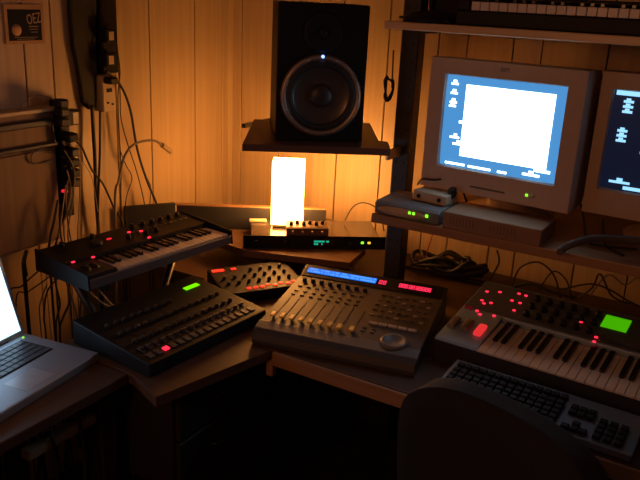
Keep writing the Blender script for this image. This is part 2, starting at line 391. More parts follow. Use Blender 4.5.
# ================================================================== CRT monitors
def curved_screen(w_, h, d, n=10, z=0, m=None):
    b = bmesh.new(); g = []
    for i in range(n+1):
        row = []
        for j in range(n+1):
            x = -w_/2+w_*i/n; y = -h/2+h*j/n
            row.append(b.verts.new((x, -d*(1-(2*x/w_)**2*.55-(2*y/h)**2*.45), y)))
        g.append(row)
    for i in range(n):
        for j in range(n):
            f = b.faces.new([g[i][j], g[i+1][j], g[i+1][j+1], g[i][j+1]]); f.smooth = True
    x = MB(); x.add(b, None, m); return x
def crt(label, loc, yaw, screen, sw=.167):
    t = thing('crt_monitor', label, 'monitor', loc, yaw, None)
    part('foot', MB().lathe([(0, .002), (.118, .002), (.122, .012), (.10, .022), (.055, .032), (.055, .068), (0, .068)], 36, Matrix.Translation((0, .13, 0))), crtm, t)
    W, Z0, Z1 = .212, .071, .428
    b = MB()
    sh, sc = .126, .262   # screen half sizes, centre height
    fr = [(-W, W, Z0, sc-sh), (-W, W, sc+sh, Z1), (-W, -sw, sc-sh, sc+sh), (sw, W, sc-sh, sc+sh)]
    # front bezel as one ring
    bm = bmesh.new()
    o = [(-W, Z0), (W, Z0), (W, Z1), (-W, Z1)]; i_ = [(-sw, sc-sh), (sw, sc-sh), (sw, sc+sh), (-sw, sc+sh)]
    i2 = [(-sw+.004, sc-sh+.004), (sw-.004, sc-sh+.004), (sw-.004, sc+sh-.004), (-sw+.004, sc+sh-.004)]
    VO = [bm.verts.new((x*.995, 0, (z-sc)*.995+sc)) for x, z in o]; VI = [bm.verts.new((x, 0, z)) for x, z in i_]; VJ = [bm.verts.new((x, .014, z)) for x, z in i2]
    VB = [bm.verts.new((x, .05, z)) for x, z in o]; VS = [bm.verts.new((x, .006, z)) for x, z in o]
    for k in range(4):
        l = (k+1) % 4
        bm.faces.new([VO[k], VO[l], VI[l], VI[k]]); bm.faces.new([VI[k], VI[l], VJ[l], VJ[k]])
        bm.faces.new([VS[k], VS[l], VO[l], VO[k]]); bm.faces.new([VB[k], VB[l], VS[l], VS[k]])
    b.add(bm); part('bezel', b, crtm, t)
    b = MB(); bm = bmesh.new()
    secs = [(.05, W, Z0, Z1), (.12, W-.004, Z0+.004, Z1-.004), (.22, .185, .075, .40), (.40, .12, .11, .34), (.42, .11, .12, .33)]
    rs = [[bm.verts.new((sx_*a, y, z)) for sx_, z in ((-1, z0), (1, z0), (1, z1), (-1, z1))] for y, a, z0, z1 in secs]
    for A, B in zip(rs, rs[1:]):
        for k in range(4): bm.faces.new([A[k], A[(k+1) % 4], B[(k+1) % 4], B[k]])
    bm.faces.new(rs[-1]); b.add(bm); part('housing', b, crtm, t)
    s = curved_screen(sw*2-.006, .246, .008, m=screen); sobj = part('screen', s, None, t, (0, .0125, sc))
    part('power_button', MB().lathe([(.008, 0), (.008, .004), (0, .005)], 16, FM(.115, .100)), beige, t)
    part('power_light', MB().box(.097, .103, -.0015, .001, .097, .103), green, t)
    part('control_strip', boxm(-.06, .04, -.001, .002, .092, .097), mat('strip grey', (.12, .09, .07), .6), t)  # darker grey strip on the lower bezel
    part('logo', textmb('IBM', .016, Matrix.Translation((.0, -.0003, .411)) @ FRONT), mat('logo grey', (.10, .09, .1), .4), t, label='grey maker lettering at the top centre of the bezel')
    return t, sobj
def sbox(sobj, name, rects, m, dy=-.0085):
    b = MB()
    for x0, x1, z0, z1 in rects: b.box(x0, x1, dy-.0006, dy, z0, z1)
    part(name, b, m, sobj)
def uv(px0, px1, py0, py1):   # fractions of the screen, from its left and top
    return (-.164+.328*px0, -.164+.328*px1, .123-.246*py1, .123-.246*py0)
t, s1 = crt('beige CRT monitor with blue desktop and large white window', (-.584, 1.915, 1.051), -5, deskb)
sbox(s1, 'window', [uv(.185, .925, .085, .865)], white, -.0078)
ic = []
for x, y in ((.08, .08), (.08, .18), (.08, .28), (.075, .32)): ic += [uv(x-.014, x+.016, y-.03, y+.0), uv(x-.03, x+.032, y+.0, y+.022)]
for x, y in ((.13, .66), (.16, .73)): ic += [uv(x-.014, x+.014, y-.03, y), uv(x-.05, x+.035, y, y+.022)]
ic += [uv(.15, .18, .48, .51), uv(.06, .24, .952, .975), uv(.27, .47, .955, .978), uv(.53, .61, .957, .98), uv(.74, .88, .93, .955), uv(.79, .83, .90, .93), uv(.83, .96, .87, .9)]
sbox(s1, 'desktop_icons', ic, white, -.0072)
t, s2 = crt('beige CRT monitor with black screen, cut off by the right edge', (-.140, 1.945, 1.051), -2, blkscr, .183)
ic = [uv(.015, .99, .0, .045)]
for x, y in ((.10, .09), (.10, .14), (.10, .19), (.09, .38), (.09, .43), (.09, .48)): ic += [uv(x-.014, x+.016, y-.02, y+.0), uv(x-.03, x+.036, y+.0, y+.025)]
for x, y in ((.29, .51), (.29, .57)): ic += [uv(x-.014, x+.03, y-.03, y), uv(x-.06, x+.1, y, y+.028)]
ic += [uv(.06, .2, .90, .925), uv(.11, .15, .87, .90), uv(.3, .5, .90, .925), uv(.37, .42, .86, .90), uv(.16, .28, .945, .98), uv(.3, .55, .93, .985), uv(.6, .9, .94, .98)]
sbox(s2, 'desktop_icons', [(a*1.09, b_*1.09, c, d) for a, b_, c, d in ic], icon, -.0072)

# ================================================================== gear on the lower shelf
t = thing('network_router', 'grey router with oval front and three green lights, at the left shelf end', 'router', (-.876, 1.812, 1.051), 0)
part('case', MB().profx([(.004, 0), (.15, 0), (.15, .038), (.012, .036), (0, .030)], 0, .192, bev=.003), mat('router grey', (.17, .16, .15), .5), t)
b = MB().lathe([(0, .001), (.5, .001), (.5, 0)], 32, Matrix.Translation((.085, -.0012, .016)) @ Matrix.Rotation(PI/2, 4, 'X') @ Matrix.Diagonal((.150, .024, 1, 1)))
part('front_plate', b, mat('tan plate', (.62, .44, .27), .5), t)
for x in (.108, .120, .158): part('indicator', boxm(x-.004, x+.004, -.003, .0, .016, .024, .001), green, t)
t = thing('network_switch', 'small beige box with round sockets, standing on the grey router', 'network box', (-.795, 1.885, 1.0895), -8)
part('case', boxm(0, .105, 0, .07, 0, .028, .002), beige, t)
for x in (.02, .085): part('socket', MB().cyl(0, 0, 0, .003, .006, n=12, M=FM(x, .014)), black, t)
t = thing('disc_drive', 'flat brown metallic case with vents, in front of the monitor foot', 'audio interface', (-.670, 1.805, 1.051), -1)
part('case', boxm(0, .262, 0, .135, 0, .044, .0015), mat('drive metal', (.34, .20, .12), .35, .4), t)
b = MB()
for k in range(8): b.box(.02+k*.009, .024+k*.009, -.0006, .0002, .012, .034)
for k in range(8): b.box(.13+k*.009, .134+k*.009, -.0006, .0002, .012, .034)
part('vents', b, mat('vent dark', (.22, .13, .08), .5), t)
solo('curved_bar', MB().tube([onz(560, 252, 1.062), onz(563, 249, 1.066), onz(570, 245, 1.085), onz(590, 239, 1.095), onz(615, 239, 1.095), onz(650, 243, 1.095), onz(690, 262, 1.07)], .009, 12), mat('bar grey', (.09, .075, .065), .75),
     'curved grey bar arching on the lower shelf below the right monitor', 'bar')
solo('cable', MB().tube([(-.81, 1.95, 1.118), (-.79, 1.93, 1.14), (-.75, 1.925, 1.145), (-.72, 1.94, 1.15), (-.70, 1.99, 1.13), (-.69, 2.05, 1.06)], .003), cblk, 'thin dark cable looping over the small beige network box', 'cable')
solo('cable_plug', MB().box(-.70, -.682, 1.90, 1.93, 1.105, 1.135, .004), rubber, 'black plug behind the small beige network box', 'plug')
solo('cable', MB().tube([(-.36, 1.99, 1.13), (-.335, 1.93, 1.10), (-.315, 1.90, 1.06), (-.27, 1.89, 1.06), (-.2, 1.93, 1.056)], .003), cblk, 'black cable dropping between the two monitors to the shelf', 'cable')
solo('cable', MB().tube([(-.30, 1.99, 1.10), (-.285, 1.93, 1.085), (-.27, 1.91, 1.056), (-.22, 1.86, 1.055)], .003), cblk, 'short black cable under the left edge of the right monitor', 'cable')

# ================================================================== top shelf
t = thing('stage_keyboard', 'black keyboard with warm lit keys on the upper shelf, cut by the top edge', 'synthesizer', (-.715, 1.872, 1.567), 0)
part('body', MB().box(0, 1.3, .0, .33, 0, .036, .003).box(0, .035, 0, .33, .036, .062, .003), black, t)
part('control_panel', boxm(.035, 1.3, .17, .33, .036, .075, .003), black, t)
wk = MB().box(.0007, .0228, .004, .15, .0, .021, .0012).mesh('white_key', whitek)
for k in range(52): part('white_key', wk, None, t, (.037+k*.0235, 0, .037))
bk = MB().box(-.0055, .0055, .055, .15, .021, .031, .0015).mesh('black_key', blackk)
for k in range(51):
    if k % 7 in (0, 1, 3, 4, 5): part('black_key', bk, None, t, (.037+(k+1)*.0235, 0, .037))
t = thing('lamp_stand', 'black lamp base with copper tube at the left end of the upper shelf', 'lamp', (-.80, 1.925, 1.567))
part('base', MB().lathe([(0, 0), (.078, 0), (.078, .010), (.055, .024), (.02, .030), (0, .030)], 36), black, t)
part('pole', MB().cyl(0, 0, .028, .30, .006), copper, t)
solo('black_box', boxm(-.085, .085, 0, .16, 0, .17, .003), black, 'black box behind the copper lamp pole on the upper shelf', 'box', None, (-.803, 2.10, 1.567))
solo('cable', MB().tube([onz(400, 17, 1.572)+Vector((-.0, 0, 0)), onz(425, 19, 1.572), onz(440, 21, 1.573)+Vector((0, -.0, 0)), (-.73, 1.88, 1.572)], .004), cblk, 'black lead lying along the upper shelf edge by the lamp base', 'cable')

# ================================================================== mixing controller
MC = (-.820, 1.500); MY = 11.2
t = thing('control_surface', 'grey mixing controller with nine tan faders and blue display', 'mixing console', (MC[0], MC[1], .7415), MY)
D_ = .42; zf, zr, bb0 = .046, .098, .345
def mz(y): 
    return zf+(y-.05)*(.072-zf)/(bb0-.05)
part('body', MB().profx([(.0, 0), (D_, 0), (D_, .082), (D_-.02, .091), (bb0, .072), (.05, zf), (.02, .040), (.004, .030), (-.002, .012)], -.2185, .2185, bev=.0015), mcum, t)
part('wrist_rest', MB().profx([(-.001, .010), (.02, .041), (.052, zf+.0012), (.055, zf+.0012), (.055, .04), (.03, .02), (.0, .008)], -.2195, .2195), mcul, t)
ms = math.atan((.072-zf)/(bb0-.05))
ds = math.atan((.091-.072)/(D_-.02-bb0))
# sloped display bridge
def onbridge(y): return .072+(y-bb0)*math.tan(ds)
part('bridge', MB().profx([(bb0+.004, onbridge(bb0+.004)), (D_-.022, onbridge(D_-.022)), (D_-.022, onbridge(D_-.022)+.002), (bb0+.004, onbridge(bb0+.004)+.002)], -.212, .212), black, t)
def slab(x0, x1, y0, y1, h, fn, m=None, b=None, ang=0, z0=0.001):
    b = b or MB(); yc = (y0+y1)/2; M = Matrix.Translation(((x0+x1)/2, yc, fn(yc))) @ Matrix.Rotation(ang, 4, 'X')
    b.box(-(x1-x0)/2, (x1-x0)/2, -(y1-y0)/2, (y1-y0)/2, z0, z0+h, M=M, m=m); return b
part('display', slab(-.203, .013, .364, .386, .002, onbridge, ang=ds, z0=.0015), bluel, t, label='long blue two line display')
b = MB()
for k in range(50):
    for rw in (0, 1):
        if random.random() < .75: slab(-.201+k*.00425, -.198+k*.00425, .3665+rw*.010, .373+rw*.010, .0006, onbridge, b=b, ang=ds, z0=.0035)
part('display_text', b, bluet, t)
def seg8(b, x, y0, w_, h):
    th = .0016
    for (xa, xb, ya, yb) in ((x, x+w_, y0, y0+th), (x, x+w_, y0+h-th, y0+h), (x, x+w_, y0+h/2-th/2, y0+h/2+th/2), (x, x+th, y0, y0+h), (x+w_-th, x+w_, y0, y0+h)):
        slab(xa, xb, ya, yb, .0008, onbridge, b=b, ang=ds, z0=.0025)
b = MB(); seg8(b, .022, .366, .009, .016); seg8(b, .034, .366, .009, .016)
part('assignment_display', b, redt, t, label='two digit red display')
b = MB()
for k in range(10): seg8(b, .083+k*.0092+(.002 if k > 2 else 0)+(.002 if k > 4 else 0), .366, .0075, .016)
part('time_display', b, redt, t, label='ten digit red time display')
def P_(y, dz=0): return mz(y)+dz
cap = MB().box(-.007, .007, -.012, .012, .004, .011, .002).box(-.003, .003, -.004, .004, 0, .004).mesh('fader_cap', gold)
slot = MB().box(-.0012, .0012, -.065, .065, .0, .0008).mesh('fader_slot', rubber)
knb = MB().cyl(0, 0, 0, .012, .0068, .006, n=16).mesh('rotary_knob', char)
btn = MB().box(-.006, .006, -.0032, .0032, 0, .003, .0008).mesh('button', pale)
btd = MB().box(-.0055, .0055, -.003, .003, 0, .003, .0008).mesh('button', grey)
for k in range(9):
    x = -.192+k*.0268+(.008 if k == 8 else 0)
    part('fader_slot', slot, None, t, (x, .140, P_(.140, .0005)), (ms, 0, 0))
    part('fader_cap', cap, None, t, (x, .082, P_(.082, .001)), (ms, 0, 0))
    if k < 8:
        part('rotary_knob', knb, None, t, (x, .318, P_(.318)), (ms, 0, 0))
        for y in (.225, .250, .280): part('button', btd, None, t, (x, y, P_(y)), (ms, 0, 0))
for r in range(5):
    for c in range(7): part('button', btd if (r+c) % 3 else btn, None, t, (.052+c*.023, .190+r*.0305, P_(.190+r*.0305)), (ms, 0, 0))
tb = MB().box(-.0115, .0115, -.006, .006, 0, .005, .001).mesh('transport_button', pale)
for c in range(5): part('transport_button', tb, None, t, (.070+c*.027, .142, P_(.142)), (ms, 0, 0))
for c in range(4): part('button', btd, None, t, (.056+(c % 2)*.025, .095+(c//2)*.018, P_(.095+(c//2)*.018)), (ms, 0, 0))
part('jog_wheel', MB().lathe([(0, .004), (.022, .004), (.026, .008), (.033, .009), (.036, .005), (.036, 0)], 40), mcul, t, (.147, .066, P_(.066)), (ms, 0, 0))

# ================================================================== drum machine
t = thing('drum_machine', 'large black drum machine with green display, on the desk below the small synthesizer', 'drum machine', (-1.10, 1.388, .7415), 85.5)
W2 = .208; DD = .285
def dz(y): return .036+y*(.066-.036)/DD
part('body', MB().profx([(0, 0), (DD, 0), (DD, .066), (0, .036)], -.224, W2, bev=.004), black, t)
da = math.atan(.03/DD)
part('display', slab(.118, .172, .222, .238, .002, dz, ang=da), lime, t, label='bright lime green display')
pad = MB().box(-.008, .008, -.011, .011, 0, .004, .001).mesh('step_button', grey)
padr = MB().box(-.008, .008, -.007, .007, 0, .0045, .001).mesh('step_button', red)
for k in range(16):
    o = part('step_button', padr if k == 2 else pad, None, t, (-.196+k*.0245, .028, dz(.028)), (da, 0, 0))
    if k == 2: o['label'] = 'lit red step button'
kn = MB().cyl(0, 0, 0, .011, .006, .005, n=14).mesh('knob', char)
for c in range(14):
    for r in range(3):
        if r == 2 and c > 8: continue
        part('knob', kn, None, t, (-.185+c*.027, .10+r*.05, dz(.10+r*.05)), (da, 0, 0))
sl = MB().box(-.003, .003, -.012, .012, 0, .002).box(-.005, .005, -.003, .003, .002, .009).mesh('slider', grey)
for k in range(16): part('slider', sl, None, t, (-.196+k*.0245, .062, dz(.062)), (da, 0, 0))

# ================================================================== groove box with red buttons
t = thing('groove_box', 'dark groove box with a glowing red button row, left of the mixing controller', 'sampler', (-1.150, 1.758, .7415), 57)
gz = lambda y: .034+y*.09
ga = math.atan(.09)
part('body', MB().profx([(0, 0), (.178, 0), (.178, gz(.178)), (0, .034)], -.170, .092, bev=.003), black, t)
rb = MB().box(-.007, .007, -.005, .005, 0, .004, .0015).mesh('lit_button', redo)
for k in range(9): part('lit_button', rb, None, t, (-.090+k*.0213, .018+.009*(k in (3, 5, 7)), gz(.018)), (ga, 0, 0))
part('display', slab(-.160, -.122, .150, .164, .002, gz, ang=ga), redo, t, label='red lit display bar')
part('display', slab(-.098, -.082, .152, .162, .002, gz, ang=ga), redo, t, label='short red lit segment')
for c in range(7):
    for r in range(3):
        if r == 2 and c < 3: continue
        part('knob', kn, None, t, (-.14+c*.033, .06+r*.038, gz(.06+r*.038)), (ga, 0, 0))

# ================================================================== synthesizers with piano keys
def piano(t, x0, y0, zfn, ang, pitch, n, start, wl, bl, wd):
    wk = MB().box(.0006, pitch-.0006, 0, wl, 0, .010, .001).mesh('white_key', whitek)
    bk = MB().box(-wd/2, wd/2, wl-bl, wl, .0095, .018, .0012).mesh('black_key', blackk)
    pat = [0, 1, 3, 4, 5]
    for k in range(n): part('white_key', wk, None, t, (x0+k*pitch, y0, zfn(y0)), (ang, 0, 0))
    for k in range(n-1):
        if (k+start) % 7 in pat: part('black_key', bk, None, t, (x0+(k+1)*pitch, y0, zfn(y0)), (ang, 0, 0))
# small one, on its stand at the left wall
t = thing('mini_synthesizer', 'small black synthesizer with mini keys and red lights, on a stand by the wall', 'synthesizer', (-1.352, 1.489, .882), 84.5)
kz = lambda y: .036+y*.085
ka = math.atan(.085)
part('body', MB().profx([(0, 0), (.222, 0), (.222, kz(.222)), (.106, kz(.105)), (.105, .018), (.004, .018), (0, .014)], -.262, .262, bev=.0015), black, t)
part('end_cheek', MB().profx([(-.003, -.002), (.224, -.002), (.224, kz(.222)+.004), (0, .040)], -.268, -.262, bev=.001), black, t)
part('end_cheek', MB().profx([(-.003, -.002), (.224, -.002), (.224, kz(.222)+.004), (0, .040)], .262, .268, bev=.001), black, t)
part('front_rail', boxm(-.262, .262, -.003, .006, .0, .026, .002), mat('front rail grey', (.10, .10, .11), .5), t)
part('wheel_panel', boxm(-.262, -.170, .006, .105, .018, .036, .001), char, t)
whl = MB().cyl(0, 0, -.006, .006, .022, n=24, M=Matrix.Rotation(PI/2, 4, 'Y')).mesh('pitch_wheel', rubber)
for x in (-.232, -.205): part('pitch_wheel', whl, None, t, (x, .055, .022))
piano(t, -.166, .008, lambda y: .020, 0, .0192, 22, 0, .095, .058, .010)
kk = MB().cyl(0, 0, 0, .014, .0075, .006, n=16).mesh('knob', black)
for (x, y) in ((-.20, .2), (-.02, .14), (.045, .14), (.045, .20), (.085, .20), (.12, .20), (.155, .20), (.19, .20), (.225, .2), (.085, .14), (-.1, .2)):
    part('knob', kk, None, t, (x, y, kz(y)), (ka, 0, 0))
part('dial', MB().cyl(0, 0, 0, .012, .016, .015, n=28), char, t, (-.115, .16, kz(.16)), (ka, 0, 0))
sb_ = MB().box(-.007, .007, -.004, .004, 0, .003, .001).mesh('button', grey)
for k in range(12): part('button', sb_, None, t, (.0+k*.021, .168, kz(.168)), (ka, 0, 0))
Wt = lambda p: Matrix.Translation(Vector((-1.352, 1.489, .882))) @ Matrix.Rotation(R(84.5), 4, 'Z')
inv = Wt(0).inverted()
led = MB().box(-.005, .005, -.003, .003, 0, .0035, .001).mesh('red_light', red)
ledd = MB().box(-.008, .008, -.003, .003, 0, .0035, .001).mesh('red_light', redd)
for px, py, me in ((73, 260, led), (93, 255, led), (109, 239, ledd), (129, 232.5, led), (141, 231, led), (149, 236, led)):
    q = inv @ onz(px, py, .882+.052)
    part('red_light', me, None, t, (q.x, q.y, kz(q.y)+.0005), (ka, 0, 0), label='dim red light' if me is ledd else None)
t = thing('keyboard_stand', 'black folding stand with crossed legs holding up the small synthesizer', 'stand', (-1.50, 1.489, 0))
part('leg', MB().tube([(-.012, -.20, .872), (-.012, .22, .012)], .012, 10, sub=1), blackm, t)
part('leg', MB().tube([(.012, .20, .872), (.012, -.22, .012)], .012, 10, sub=1), blackm, t)
for y in (-.20, .20): part('support_arm', MB().tube([(.12, y, .870), (-.10, y, .870)], .0105, 10, sub=1), blackm, t)
for y in (-.22, .22): part('foot', MB().tube([(.05, y, .0125), (-.16, y, .0125)], .012, 10, sub=1), blackm, t)

# large one on the right
IO = (-.607, 1.662); IY = -2.5
t = thing('large_synthesizer', 'silver blue synthesizer with full size keys and green screen, right desk', 'synthesizer', (IO[0], IO[1], .7415), IY)
IW, ID = .860, .350
iz = lambda y: .062+y*.14
ia = math.atan(.14)
part('body', MB().profx([(0, 0), (ID, 0), (ID, iz(ID)), (.176, iz(.176)), (.174, .035), (.012, .035), (.010, .050), (0, .048)], 0, IW, bev=.001), silver, t)
part('left_panel', MB().profx([(0, .03), (.177, .03), (.177, iz(.177)+.001), (.006, iz(.006)+.0), (0, iz(0)-.004)], 0.001, .115, bev=.001), silver, t)
part('right_panel', MB().profx([(0, .03), (.177, .03), (.177, iz(.177)+.001), (.006, iz(.006)+.0), (0, iz(0)-.004)], .116+29*.0220+.002, IW-.001, bev=.001), silver, t)
part('control_panel', slab(.003, IW-.003, .182, ID-.005, .0015, iz, ang=ia, z0=.0), mat('panel slate', (.095, .11, .14), .45), t)
part('front_lip', boxm(0, IW, -.004, .0, .0, .057, .001), char, t)
piano(t, .116, -.001, lambda y: .052, 0.08, .0220, 29, 0, .168, .105, .0120)
inv = (Matrix.Translation(Vector((IO[0], IO[1], .7415))) @ Matrix.Rotation(R(IY), 4, 'Z')).inverted()
def onion(px, py):
    q = Vector((0, 0, 0)); z = .82
    for _ in range(4):
        q = inv @ onz(px, py, z); z = .7415+iz(q.y)
    return q
wl_ = MB().lathe([(0, .0), (.022, .0), (.024, .001), (.024, .002)], 16)
whi = MB().box(-.011, .011, -.026, .026, 0, .012, .006, seg=2)
wm = whi.mesh('pitch_wheel', mat('wheel grey', (.20, .17, .15), .5))
wr = MB().box(-.011, .011, -.026, .026, 0, .012, .006, seg=2).mesh('pitch_wheel', glow('wheel red', (1, .04, .04), .75))
for k, (px, py, me) in enumerate(((454, 324, wm), (467, 327, wm), (480, 332, wr))):
    q = onion(px, py); part('pitch_wheel', me, None, t, (q.x, q.y, iz(q.y)), (ia, 0, 0), label='glowing red wheel' if k == 2 else None)
q = onion(469, 308); part('octave_button', MB().box(-.012, .012, -.008, .008, 0, .003, .001), glow('dull red', (.5, .02, .03), .12), t, (q.x, q.y, iz(q.y)+.001), (ia, 0, 0))
led = MB().box(-.0042, .0042, -.0032, .0032, 0, .003, .001).mesh('red_light', red)
for px, py in ((487, 292), (500, 292.5), (519, 294), (526, 296), (482, 301), (491, 303.5), (484, 304), (512, 301), (520, 303.5), (477, 311.5), (480, 315), (494, 316.5), (514, 311), (581, 322.5), (596, 338), (594, 342.5)):
    q = onion(px, py); part('red_light', led, None, t, (q.x, q.y, iz(q.y)+.0015), (ia, 0, 0))
A = onion(609, 315.5); B = onion(600.5, 326.5); Cc = onion(633, 320)
part('display', slab(A.x-.006, A.x+.058, B.y, A.y, .002, iz, ang=ia, z0=.0015), lcdg, t, label='green backlit display')
kk2 = MB().cyl(0, 0, 0, .016, .0085, .007, n=18).mesh('knob', black)
for c in range(6):
    for r in range(3): part('knob', kk2, None, t, (.165+c*.033, .215+r*.045, iz(.215+r*.045)), (ia, 0, 0))
for c in range(6): part('button', sb_, None, t, (.37+c*.02, .19, iz(.19)+.001), (ia, 0, 0))
for c in range(6): part('knob', kk2, None, t, (.60+c*.04, .325, iz(.325)), (ia, 0, 0))

# ================================================================== computer keyboard
t = thing('computer_keyboard', 'dark computer keyboard in front of the large synthesizer, behind the chair', 'keyboard', (-.538, 1.488, .7415), -2.5)
part('case', MB().profx([(0, 0), (.150, 0), (.150, .032), (.0, .016)], 0, .45, bev=.003), mat('keyboard case', (.16, .17, .19), .5), t)
kcap = lambda w_: MB().box(.001, w_-.001, .001, .0172, 0, .009, .0022)
k1 = kcap(.019).mesh('key', black); kw = MB().box(.001, .113, .001, .0172, 0, .009, .0022).mesh('key', black); k15 = kcap(.0285).mesh('key', black)
ba = math.atan(.016/.15)
bz = lambda y: .0165+y*.016/.15
for r in range(6):
    y = .010+r*.0195+(.006 if r == 5 else 0)
    if r == 0:
        for x, me in ((.012, k15), (.042, k15), (.075, kw), (.19, k15), (.222, k15), (.256, k15)): part('key', me, None, t, (x, y, bz(y)), (ba, 0, 0))
    else:
        for c in range(14):
            part('key', k1, None, t, (.012+c*.0195, y, bz(y)), (ba, 0, 0))
for r in (0, 3, 4):
    for c in range(3):
        y = .010+r*.0195; part('key', k1, None, t, (.297+c*.019, y, bz(y)), (ba, 0, 0))
part('key', k1, None, t, (.316, .0295, bz(.0295)), (ba, 0, 0))
for r in range(4):
    for c in range(3):
        y = .010+r*.0195; part('key', k1, None, t, (.364+c*.022, y, bz(y)), (ba, 0, 0))

# ================================================================== laptop
LO = (-1.257, .984); LY = 98
t = thing('laptop', 'open silver laptop with bright screen, at the left edge', 'laptop', (LO[0], LO[1], .7405), LY)
part('base', boxm(-.1785, .1785, 0, .241, 0, .022, .004, 3), lapal, t)
part('keyboard_well', boxm(-.142, .142, .108, .212, .022, .0225), black, t)
lk = MB().box(.0006, .0184, .0006, .0166, 0, .002, .0006).mesh('key', mat('laptop key', (.06, .065, .08), .35))
for r in range(5):
    for c in range(14): part('key', lk, None, t, (-.138+c*.0197, .112+r*.0196, .0225))
part('trackpad', boxm(-.045, .045, .018, .085, .022, .0224), mat('trackpad', (.45, .47, .52), .3, .4), t)
part('power_light', MB().cyl(.155, .218, .022, .0235, .003, n=14), green, t)
lid = part('lid', MB().box(-.1785, .1785, 0, .008, 0, .232, .003), lapal, t, (0, .232, .020), (R(-17), 0, 0))
part('screen', boxm(-.166, .166, -.0012, 0, .014, .222), laps, lid)
part('hinge', MB().cyl(0, 0, -.12, .12, .007, M=Matrix.Translation((0, .236, .018)) @ Matrix.Rotation(PI/2, 4, 'Y')), char, t)

# ================================================================== wall cabinet, posters
t = thing('wall_cabinet', 'brown wall cabinet with dark rails, left edge below the posters', 'cabinet', (0, -.012, .030))
X = -1.800
part('body', boxm(WX+.001, X, .75, 1.515, .832, 1.232, .003), brown, t)
part('top_edge', boxm(WX+.001, X+.012, .74, 1.522, 1.232, 1.243, .002), beige, t)
part('rail', boxm(X, X+.014, .75, 1.50, 1.192, 1.212, .004), rail, t)
part('rail', boxm(X, X+.014, .75, 1.515, 1.128, 1.142, .004), rail, t)
part('rail_end', MB().tube([(X+.006, 1.47, 1.212), (X+.008, 1.497, 1.205), (X+.008, 1.50, 1.18), (X+.008, 1.505, 1.135)], .005), rail, t)
part('door', boxm(X, X+.006, .76, 1.508, .840, 1.120, .002), brown, t)
def poster(nm, label, y0, y1, z0, z1, art):
    t = thing(nm, label, 'poster', (WX, (y0+y1)/2, (z0+z1)/2), 90)
    w_, h = y1-y0, z1-z0
    part('frame', MB().box(-w_/2, w_/2, -.005, -.001, -h/2, h/2, .001), mat('poster border', (.38, .22, .10), .6), t)
    part('picture', MB().box(-w_/2+.011, w_/2-.011, -.0058, -.005, -h/2+.009, h/2-.014), mat('poster ink', (.010, .011, .014), .7, spec=.15), t)
    return t, w_, h
t, w_, h = poster('poster', 'small dark poster with pale circle and lettering on the left wall', 1.390, 1.524, 1.452, 1.560, 1)
part('circle', MB().lathe([(0, .0004), (.016, .0004), (.016, 0)], 28, Matrix.Translation((-.030, -.0058, -.016)) @ Matrix.Rotation(PI/2, 4, 'X')), mat('poster circle', (.5, .3, .14), .6, 0, .5, 60), t)
part('lettering', textmb('OEZ', .034, Matrix.Translation((.030, -.0062, .014)) @ Matrix.Rotation(R(-8), 4, 'Y') @ Matrix.Diagonal((.75, 1, 1.2, 1)) @ FRONT), mat('poster letters', (.34, .24, .15), .6), t)
b = MB()
for k, (x, z, w2) in enumerate(((.028, -.014, .03), (.03, -.022, .024), (.0, -.036, .08), (.0, -.041, .06))): b.box(x-w2/2, x+w2/2, -.0062, -.0057, z-.001, z+.001)
b.box(.012, .045, -.0062, -.0057, -.008, -.005)
part('small_print', b, mat('poster print', (.2, .15, .1), .6), t)
t, w_, h = poster('poster', 'dark poster cut off by the top edge, above the lettered one', 1.385, 1.525, 1.566, 1.68, 0)

# ================================================================== hanging things on the left wall
def L(px, py, x=-1.80): return onx(px, py, x)
t = thing('hanging_bag', 'long dark cloth bag hanging on the left wall beside the power strip', 'bag')
P = [L(*q, -1.822) for q in ((71, -60), (71, 10), (74, 45), (80, 75), (84, 103), (91, 110), (96, 108), (97, 60), (97, 0), (97, -60))]
b = MB(); Mx = Matrix(((0, 0, 1, 0), (1, 0, 0, 0), (0, 1, 0, 0), (0, 0, 0, 1)))
b.prism([(p.y, p.z) for p in P], -1.842, -1.822, Mx, bev=.006); part('body', b, cloth, t)
part('strap', MB().tube([(-1.832, P[0].y+.05, 1.74), (-1.832, P[0].y+.07, 1.9), (-1.832, P[0].y+.09, 1.74)], .004), cblk, t)
t = thing('power_strip', 'black vertical power strip with white faced plugs high on the left wall', 'power strip')
y0, y1 = 1.718, 1.786
part('body', boxm(-1.843, -1.812, y0, y1, 1.354, 1.80, .004), black, t)
for px, py in ((108, 36), (108, 60)):
    q = L(px, py, -1.795)
    p = part('plug', boxm(-1.812, -1.78, q.y-.022, q.y+.022, q.z-.020, q.z+.022, .004), black, t)
    part('plug_label', boxm(-1.780, -1.7795, q.y-.010, q.y+.010, q.z-.012, q.z+.014), beige, p, label='pale label')
t = thing('outlet_box', 'beige outlet box below the black power strip on the left wall', 'outlet')
part('box', boxm(-1.843, -1.80, 1.700, 1.757, 1.236, 1.350, .003), beige, t)
part('switch', boxm(-1.80, -1.796, 1.715, 1.737, 1.298, 1.310, .001), black, t)
part('socket', boxm(-1.80, -1.797, 1.715, 1.722, 1.262, 1.268), rubber, t)
part('socket', boxm(-1.80, -1.797, 1.735, 1.742, 1.256, 1.262), rubber, t)
t = thing('power_strip', 'long black power strip crowded with plugs, right of the wall cabinet', 'power strip')
A = L(54, 98, -1.79); B = L(58, 210, -1.79)
part('body', MB().prism([(-1.835, 1.517), (-1.790, 1.517), (-1.790, 1.552), (-1.835, 1.552)], .93, 1.290, bev=.004), black, t)
pg = MB().box(-.018, .018, -.012, .022, -.013, .013, .005).mesh('plug', rubber)
